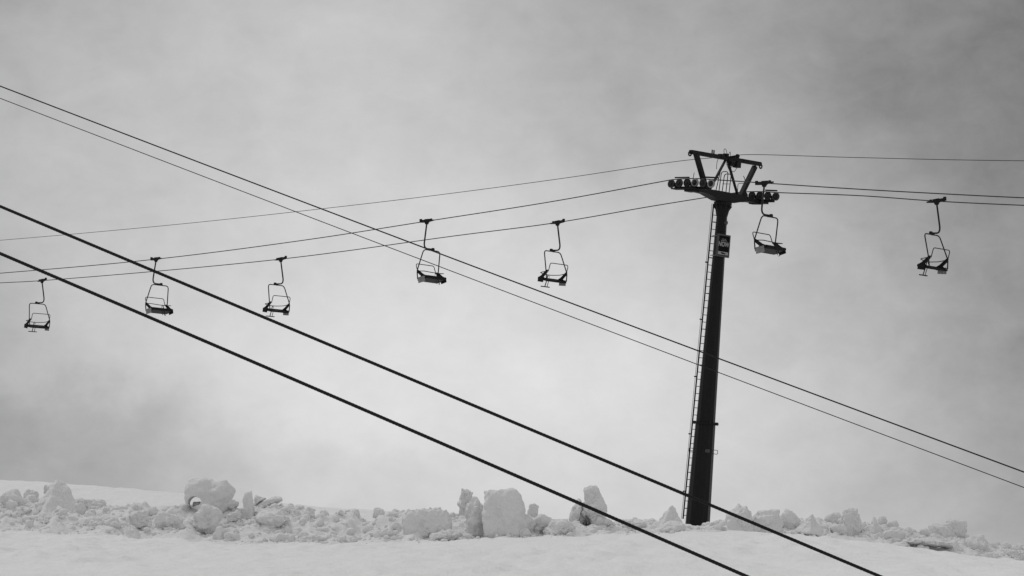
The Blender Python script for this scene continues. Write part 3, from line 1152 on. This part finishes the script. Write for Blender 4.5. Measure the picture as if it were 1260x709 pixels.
# ================================================================== ROPES
def catmull(pts, per=14):
    P_ = [pts[0] * 2 - pts[1]] + list(pts) + [pts[-1] * 2 - pts[-2]]
    res = []
    for i in range(1, len(P_) - 2):
        a, b, c, d_ = P_[i - 1], P_[i], P_[i + 1], P_[i + 2]
        # centripetal parameterisation keeps unequal spans smooth
        t0 = 0.0
        t1 = t0 + max(1e-6, (b - a).length) ** .5
        t2 = t1 + max(1e-6, (c - b).length) ** .5
        t3 = t2 + max(1e-6, (d_ - c).length) ** .5
        for k in range(per):
            t = t1 + (t2 - t1) * k / per
            A1 = a * ((t1 - t) / (t1 - t0)) + b * ((t - t0) / (t1 - t0))
            A2 = b * ((t2 - t) / (t2 - t1)) + c * ((t - t1) / (t2 - t1))
            A3 = c * ((t3 - t) / (t3 - t2)) + d_ * ((t - t2) / (t3 - t2))
            B1 = A1 * ((t2 - t) / (t2 - t0)) + A2 * ((t - t0) / (t2 - t0))
            B2 = A2 * ((t3 - t) / (t3 - t1)) + A3 * ((t - t1) / (t3 - t1))
            res.append(B1 * ((t2 - t) / (t2 - t1)) + B2 * ((t - t1) / (t2 - t1)))
    res.append(P_[-2])
    return res


ROPE_R = 0.021
def haul_rope(sg, left, right, label):
    p0 = Tw(0, sg * SH_C, SH_U)
    run = [Tw(l, sg * SH_C, SH_U + a + SHEAVE_R - .022 + ROPE_R) for l, a in zip(ST, (-0.035, -0.008, 0.006, 0.006, -0.008, -0.035))]
    Lp = [on_line(px, py, p0, LDIR) for px, py in left]
    Rp = [on_line(px, py, p0, LDIR) for px, py in right]
    path = catmull(Lp + [run[0]], 12)[:-1] + catmull(run, 4)[:-1] + catmull([run[-1]] + Rp, 10)
    o = MB().tube(path, ROPE_R, 8).obj('haul_rope', M['ropegrey'], None, True)
    tag(o, label, 'rope', 'haul ropes of the chairlift')
    return p0


pb = haul_rope(-1, [(-900, 374), (-420, 362), (-160, 348), (0, 336.3), (192, 319), (380, 294.8), (522, 272.8), (680, 248.0)], [(1050, 232.5), (1160, 238.6), (1260, 243.5), (1420, 249.5), (1700, 256), (2300, 262)],
               'upper haul rope running over the left sheaves of the tower')
pc = haul_rope(1, [(-900, 381), (-420, 369), (-160, 357), (0, 348.2), (50, 345.5), (345, 319), (560, 290.3), (685, 274), (800, 254.2)], [(1060, 241.0), (1152, 247.6), (1260, 252.8), (1420, 258.5), (1700, 264), (2300, 268)],
               'lower haul rope running over the right sheaves of the tower')

# communication line over the top beam
p0 = Tw(0, 0.18, 2.2)
Lp = [on_line(px, py, p0, LDIR) for px, py in [(-900, 330), (-420, 320), (-160, 307.5), (0, 295.8), (220, 276), (380, 258.8), (538, 240.2), (700, 218.5), (840, 197.8)]]
Rp = [on_line(px, py, p0, LDIR) for px, py in [(913, 190.6), (1040, 193.6), (1160, 196.5), (1260, 198), (1420, 199), (1700, 199), (2300, 196)]]
mb = MB()
mb.tube(catmull(Lp + [Tw(0, 0.18, 2.19)], 10)[:-1] + catmull([Tw(0, 0.18, 2.19)] + Rp, 10), 0.014, 6)
o = mb.obj('communication_cable', M['ropegrey'], None, True)
tag(o, 'thin communication cable passing over the top beam of the tower', 'cable')
mb = MB()
mb.lathe([(.03, -.05), (.09, -.04), (.09, .04), (.03, .05)], 18, tuple(T(.42, .20, 2.20)), 'Y')
mb.beam(T(.0, .2, 2.16), T(.42, .2, 2.2), .05, .06)
mb.obj('cable_wheel', M['steel'], tower)


def stranded(path, r, strands, lay, sides_per, twist0=0.0):
    """laid wire rope: lobed section turning along its length"""
    path = [Vector(p) for p in path]
    mb = MB()
    n = strands * sides_per
    L = 0.0
    vs, fs = [], []
    for i, p in enumerate(path):
        if i:
            L += (path[i] - path[i - 1]).length
        d_ = (path[min(i + 1, len(path) - 1)] - path[max(i - 1, 0)]).normalized()
        a = d_.cross(Vector((0, 0, 1))).normalized()
        b = a.cross(d_)
        for k in range(n):
            t = 2 * math.pi * k / n
            lob = abs(math.cos(strands * t / 2.0))
            rr = r * (0.72 + 0.28 * lob ** 0.7)
            tt = t + 2 * math.pi * L / lay
            vs.append(p + a * (rr * math.cos(tt)) + b * (rr * math.sin(tt)))
    for i in range(len(path) - 1):
        for k in range(n):
            l = (k + 1) % n
            fs.append((i * n + k, i * n + l, (i + 1) * n + l, (i + 1) * n + k))
    mb.add(vs, fs)
    return mb


def span(a, b, n, sag, t0, t1):
    """hanging rope through a and b, carried on beyond both"""
    ts = [t0 + (t1 - t0) * i / n for i in range(n + 1)]
    return [a + (b - a) * t - Vector((0, 0, sag * 4 * t * (1 - t))) for t in ts]


RG = 'ropes of the nearer lift crossing the picture'
for (pa, pb_, r, sag, label, strd) in [
    ((0, 254, 26.5), (1082, 709, 24.6), 0.0186, 0.0, 'thick black wire rope, upper of the two nearest ropes crossing from left edge to bottom', True),
    ((0, 312, 25.5), (918, 709, 23.8), 0.0192, -0.012, 'thick black wire rope, lowest of all, crossing from left edge to bottom', True),
    ((0, 106, 52.0), (1260, 581, 46.0), 0.0145, 0.04, 'dark wire rope, upper of the thin pair slanting down in front of the tower pole', False),
    ((0, 121, 53.0), (1260, 600, 47.0), 0.0092, 0.028, 'thinnest slanting wire rope, just below its darker twin, crossing before the tower pole', False)]:
    A, B = at(*pa), at(*pb_)
    if strd:
        o = stranded(span(A, B, 3600, sag, -0.9, 1.6), r, 6, 0.23, 4).obj('wire_rope', M['rope'], None, True)
    else:
        o = MB().tube(span(A, B, 90, sag, -0.9, 1.6), r, 8).obj('wire_rope', M['rope'], None, True)
    tag(o, label, 'rope', RG)


# ================================================================== SIGN ON THE POLE
zs = HT * (640 - 303) / 384.0
sign = empty('sign')
SM = TM @ Matrix.Translation(Vector((pole_r(zs) + 0.06, -0.20, zs)))
sign.matrix_world = SM
tag(sign, 'grey framed black poster sign reading NOW strapped to the tower pole', 'sign')
SW, SH_ = 0.82, 0.94
mb = MB()
mb.box((.02, 0, 0), (0.07, SW, SH_))
mb.obj('sign_box', M['signframe'], sign)
mb = MB()
fw = 0.06
for (c, s) in (((.063, 0, SH_ / 2 - fw / 2), (.02, SW, fw)), ((.063, 0, -SH_ / 2 + fw / 2), (.02, SW, fw)), ((.063, -SW / 2 + fw / 2, 0), (.02, fw, SH_ - 2 * fw)), ((.063, SW / 2 - fw / 2, 0), (.02, fw, SH_ - 2 * fw))):
    mb.box(c, s)
mb.obj('frame', M['signframe'], sign)
mb = MB()
mb.box((.057, 0, 0), (.004, SW - 2 * fw, SH_ - 2 * fw))
poster = mb.obj('poster', M['signblack'], sign)


def text_mesh(txt, size, off):
    cu = bpy.data.curves.new('lettering', 'FONT')
    cu.body = txt
    cu.size = size
    cu.offset = off
    cu.extrude = 0.001
    cu.align_x = 'CENTER'
    cu.align_y = 'CENTER'
    ob = bpy.data.objects.new('lettering', cu)
    COL.objects.link(ob)
    dg = bpy.context.evaluated_depsgraph_get()
    me_ = bpy.data.meshes.new_from_object(ob.evaluated_get(dg))
    bpy.data.objects.remove(ob, do_unlink=True)
    bpy.data.curves.remove(cu)
    return me_


me = text_mesh('NOW', 0.27, 0.008)
me.materials.clear()
me.materials.append(M['print'])
lt = bpy.data.objects.new('lettering', me)
COL.objects.link(lt)
lt.parent = poster
lt.matrix_local = Matrix(((0, 0, 1, .062), (1, 0, 0, 0.0), (0, 1, 0, .055), (0, 0, 0, 1)))
mb = MB()
rr = random.Random(4)
for zc, half, hh in ((.275, .14, .026), (.215, .20, .028)):       # two lines too small to read: worn strokes only
    y = -half
    while y < half - .02:
        w = rr.uniform(.022, .045)
        mb.box((.0602, y + w / 2, zc + rr.uniform(-.004, .004)), (.0015, w, hh * rr.uniform(.7, 1.0)))
        y += w + rr.uniform(.010, .022)
mb.obj('small_print', M['print'], poster)
mb = MB()
mb.box((.0602, 0, -.315), (.0015, SW - 2 * fw - .03, .13))
panel = mb.obj('white_panel', M['print'], poster)
mb = MB()
for (y, w, hh) in ((-.03, .2, .035), (-.13, .07, .022), (.11, .12, .028)):
    mb.lathe([(hh, .0615), (hh * .98, .063)], 14, (0, 0, 0), 'X')
    n0 = len(mb.v) - 28
    for i in range(n0, len(mb.v)):
        v = mb.v[i]
        mb.v[i] = (v[0] + .0003, v[1] * (w / 2 / hh) + y, v[2] - .315 - (y * .12))
mb.obj('dark_mark', M['signblack'], poster)
mb = MB()
for z in (-.42, .40):
    r = pole_r(zs + z) + .012
    pts = [Vector((-pole_r(zs) - .07 + r * math.cos(t), .10 + r * math.sin(t), z)) for t in np.linspace(math.radians(-160), math.radians(160), 20)]
    for i in range(len(pts) - 1):
        mb.beam(pts[i], pts[i + 1], .012, .035)
mb.obj('strap', M['strap'], sign)


# ================================================================== CHAIRS
def make_chair(foot_bar_turned):
    root = empty('lift_chair')
    G = Vector((0.2, -0.13, 1.33))               # where the rope is, seen from the hanger clamp

    def Q(u, w, z):
        return Vector((u, w, z)) - G
    tube = M['tube']
    # grip on the rope
    mb = MB()
    g = Vector((0, 0, 0))
    mb.box((0, .0, -.005), (.11, .26, .11))
    mb.prism([(-.17, .045), (.17, .045), (.06, -.15), (-.06, -.15)], 0, -.04, .04)
    mb.lathe([(.06, .10), (.05, .24), (.028, .46)], 8, (0, 0, 0), 'Y')
    mb.lathe([(.028, -.44), (.05, -.26), (.06, -.10)], 8, (0, 0, 0), 'Y')
    mb.beam((.0, -.1, .05), (.0, -.40, .07), .06, .05)
    mb.box((0, -.38, .075), (.08, .10, .12))
    mb.box((0, .27, .03), (.07, .08, .12))
    mb.beam((.0, -.12, .085), (.0, .18, .07), .06, .035)
    mb.obj('grip', M['steel'], root)
    # hanger arm
    mb = MB()
    mb.tube(rounded([Q(.2, -.13, 1.25), Q(.37, -.17, .06), Q(0.02, .0, .035)], [.30], 8), 0.036, 8)
    mb.obj('hanger_arm', tube, root, True)
    mb = MB()
    mb.box(Q(0, 0, .02), (.26, .10, .10), Matrix.Rotation(.12, 3, 'Y'))
    mb.box(Q(-.07, 0, .075), (.10, .08, .05))
    mb.obj('clamp', M['steel'], root)
    # bail
    mb = MB()
    mb.tube(rounded([Q(-.66, -.27, -1.38), Q(-.70, -.27, -1.0), Q(-.54, .0, -.02), Q(.54, .0, -.02), Q(.70, -.27, -1.0), Q(.66, -.27, -1.38)], [.1, .17, .17, .1], 6), 0.026, 8)
    mb.obj('bail', tube, root, True)
    # seat, tipped back, grey underside
    mb = MB()
    a, b = (-.27, -1.44), (.25, -1.315)
    n = 4
    for i in range(n):
        w0 = a[0] + (b[0] - a[0]) * (i + .06) / n
        w1 = a[0] + (b[0] - a[0]) * (i + .94) / n
        z0 = a[1] + (b[1] - a[1]) * (i + .06) / n
        z1 = a[1] + (b[1] - a[1]) * (i + .94) / n
        mb.prism([(w0 + .13, z0 - 1.33), (w1 + .13, z1 - 1.33), (w1 + .13, z1 + .05 - 1.33), (w0 + .13, z0 + .05 - 1.33)], 0, -.63 - .2, .63 - .2)
    mb.tube([Q(-.63, .26, -1.285), Q(.63, .26, -1.285)], .062, 8)
    seat = mb.obj('seat', M['seat'], root)
    mb = MB()
    mb.prism([(-.25 + .13, -1.447 - 1.33), (.20 + .13, -1.338 - 1.33), (.20 + .13, -1.356 - 1.33), (-.25 + .13, -1.468 - 1.33)], 0, -.58 - .2, .56 - .2)
    mb.obj('seat_underside', M['under'], seat)
    # side panels
    for u in (-.645, .645):
        mb = MB()
        pts = [(.26, -1.37), (.28, -1.25), (.08, -1.17), (-.24, -.95), (-.33, -.94), (-.31, -1.06), (-.06, -1.25), (-.27, -1.40), (-.27, -1.45)]
        mb.prism([(w + .13, z - 1.33) for w, z in pts], 0, u - .2 - .02, u - .2 + .02)
        mb.obj('side_panel', M['seat'], root)
    mb = MB()
    mb.box(Q(.69, .0, -1.41), (.035, .40, .26), Matrix.Rotation(.12, 3, 'X'))
    mb.obj('side_plate', M['plate'], root)
    mb = MB()
    mb.box(Q(-.685, .08, -1.36), (.04, .32, .22), Matrix.Rotation(.2, 3, 'X'))
    mb.obj('side_box', M['seat'], root)
    # backrest hoop
    mb = MB()
    mb.tube(rounded([Q(-.60, -.32, -1.02), Q(-.60, -.45, -.64), Q(.60, -.45, -.64), Q(.60, -.32, -1.02)], [.1, .14], 5), 0.019, 7)
    mb.obj('backrest_hoop', tube, root, True)
    # restraint bar with its foot rest
    mb = MB()
    mb.tube(rounded([Q(-.66, -.28, -1.0), Q(-.66, .14, -1.04), Q(-.2, .24, -1.08), Q(.2, .24, -1.08), Q(.66, .14, -1.04), Q(.66, -.28, -1.0)], [.08, .12, .12, .08], 5), 0.018, 7)
    mb.tube([Q(.02, .23, -1.08), Q(.02, .2, -1.2)], .012, 5)
    bar = mb.obj('restraint_bar', tube, root, True)
    mb = MB()
    mb.tube(rounded([Q(-.03, .24, -1.08), Q(-.03, .33, -1.36), Q(-.03, .44, -1.61)], .05, 3), 0.023, 6)
    mb.tube([Q(.10, .30, -1.3), Q(.12, .44, -1.61)], 0.016, 6)
    h = .28
    if foot_bar_turned:
        dv = Vector((.7, .7, 0)) * .2
        mb.tube([Q(-.03, .42, -1.61) - dv, Q(-.03, .42, -1.61) + dv], 0.016, 6)
    else:
        mb.tube([Q(-h, .44, -1.61), Q(h, .44, -1.61)], 0.026, 6)
    mb.obj('footrest', tube, bar)
    return root


rot_b = math.atan2(-LDIR.x, LDIR.y)
rot_c = math.atan2(LDIR.x, -LDIR.y)
CG = 'empty chairs hanging from the haul ropes'
chair_b = make_chair(True)
chair_c = make_chair(False)
CH_B = [(192, 319.0, 'empty lift chair on the upper rope, second from the left edge'),
        (525.2, 272.2, 'empty lift chair on the upper rope in mid picture, crossed by the slanting thin ropes'),
        (940.4, 225.6, 'empty lift chair hanging right beside the tower head below the right sheaves')]
CH_C = [(51.8, 345.4, 'smallest empty lift chair, farthest away at the left edge'),
        (345.5, 319.0, 'empty lift chair on the lower rope, third from the left, above the thick wire rope'),
        (686, 274.0, 'empty lift chair on the lower rope, nearest one left of the tower'),
        (1152.5, 247.6, 'empty lift chair far right of the tower, rightmost and largest')]
for proto, lst, p0, rz in ((chair_b, CH_B, pb, rot_b), (chair_c, CH_C, pc, rot_c)):
    for i, (px, py, label) in enumerate(lst):
        sway = random.Random(px)
        o = proto if i == 0 else copy_tree(proto)
        o.location = on_line(px, py, p0, LDIR)
        o.rotation_euler = (math.radians(sway.uniform(-.5, .5)), math.radians(sway.uniform(-.6, .6)), rz + math.radians(sway.uniform(-2.5, 2.5)))
        tag(o, label, 'ski lift chair', CG)
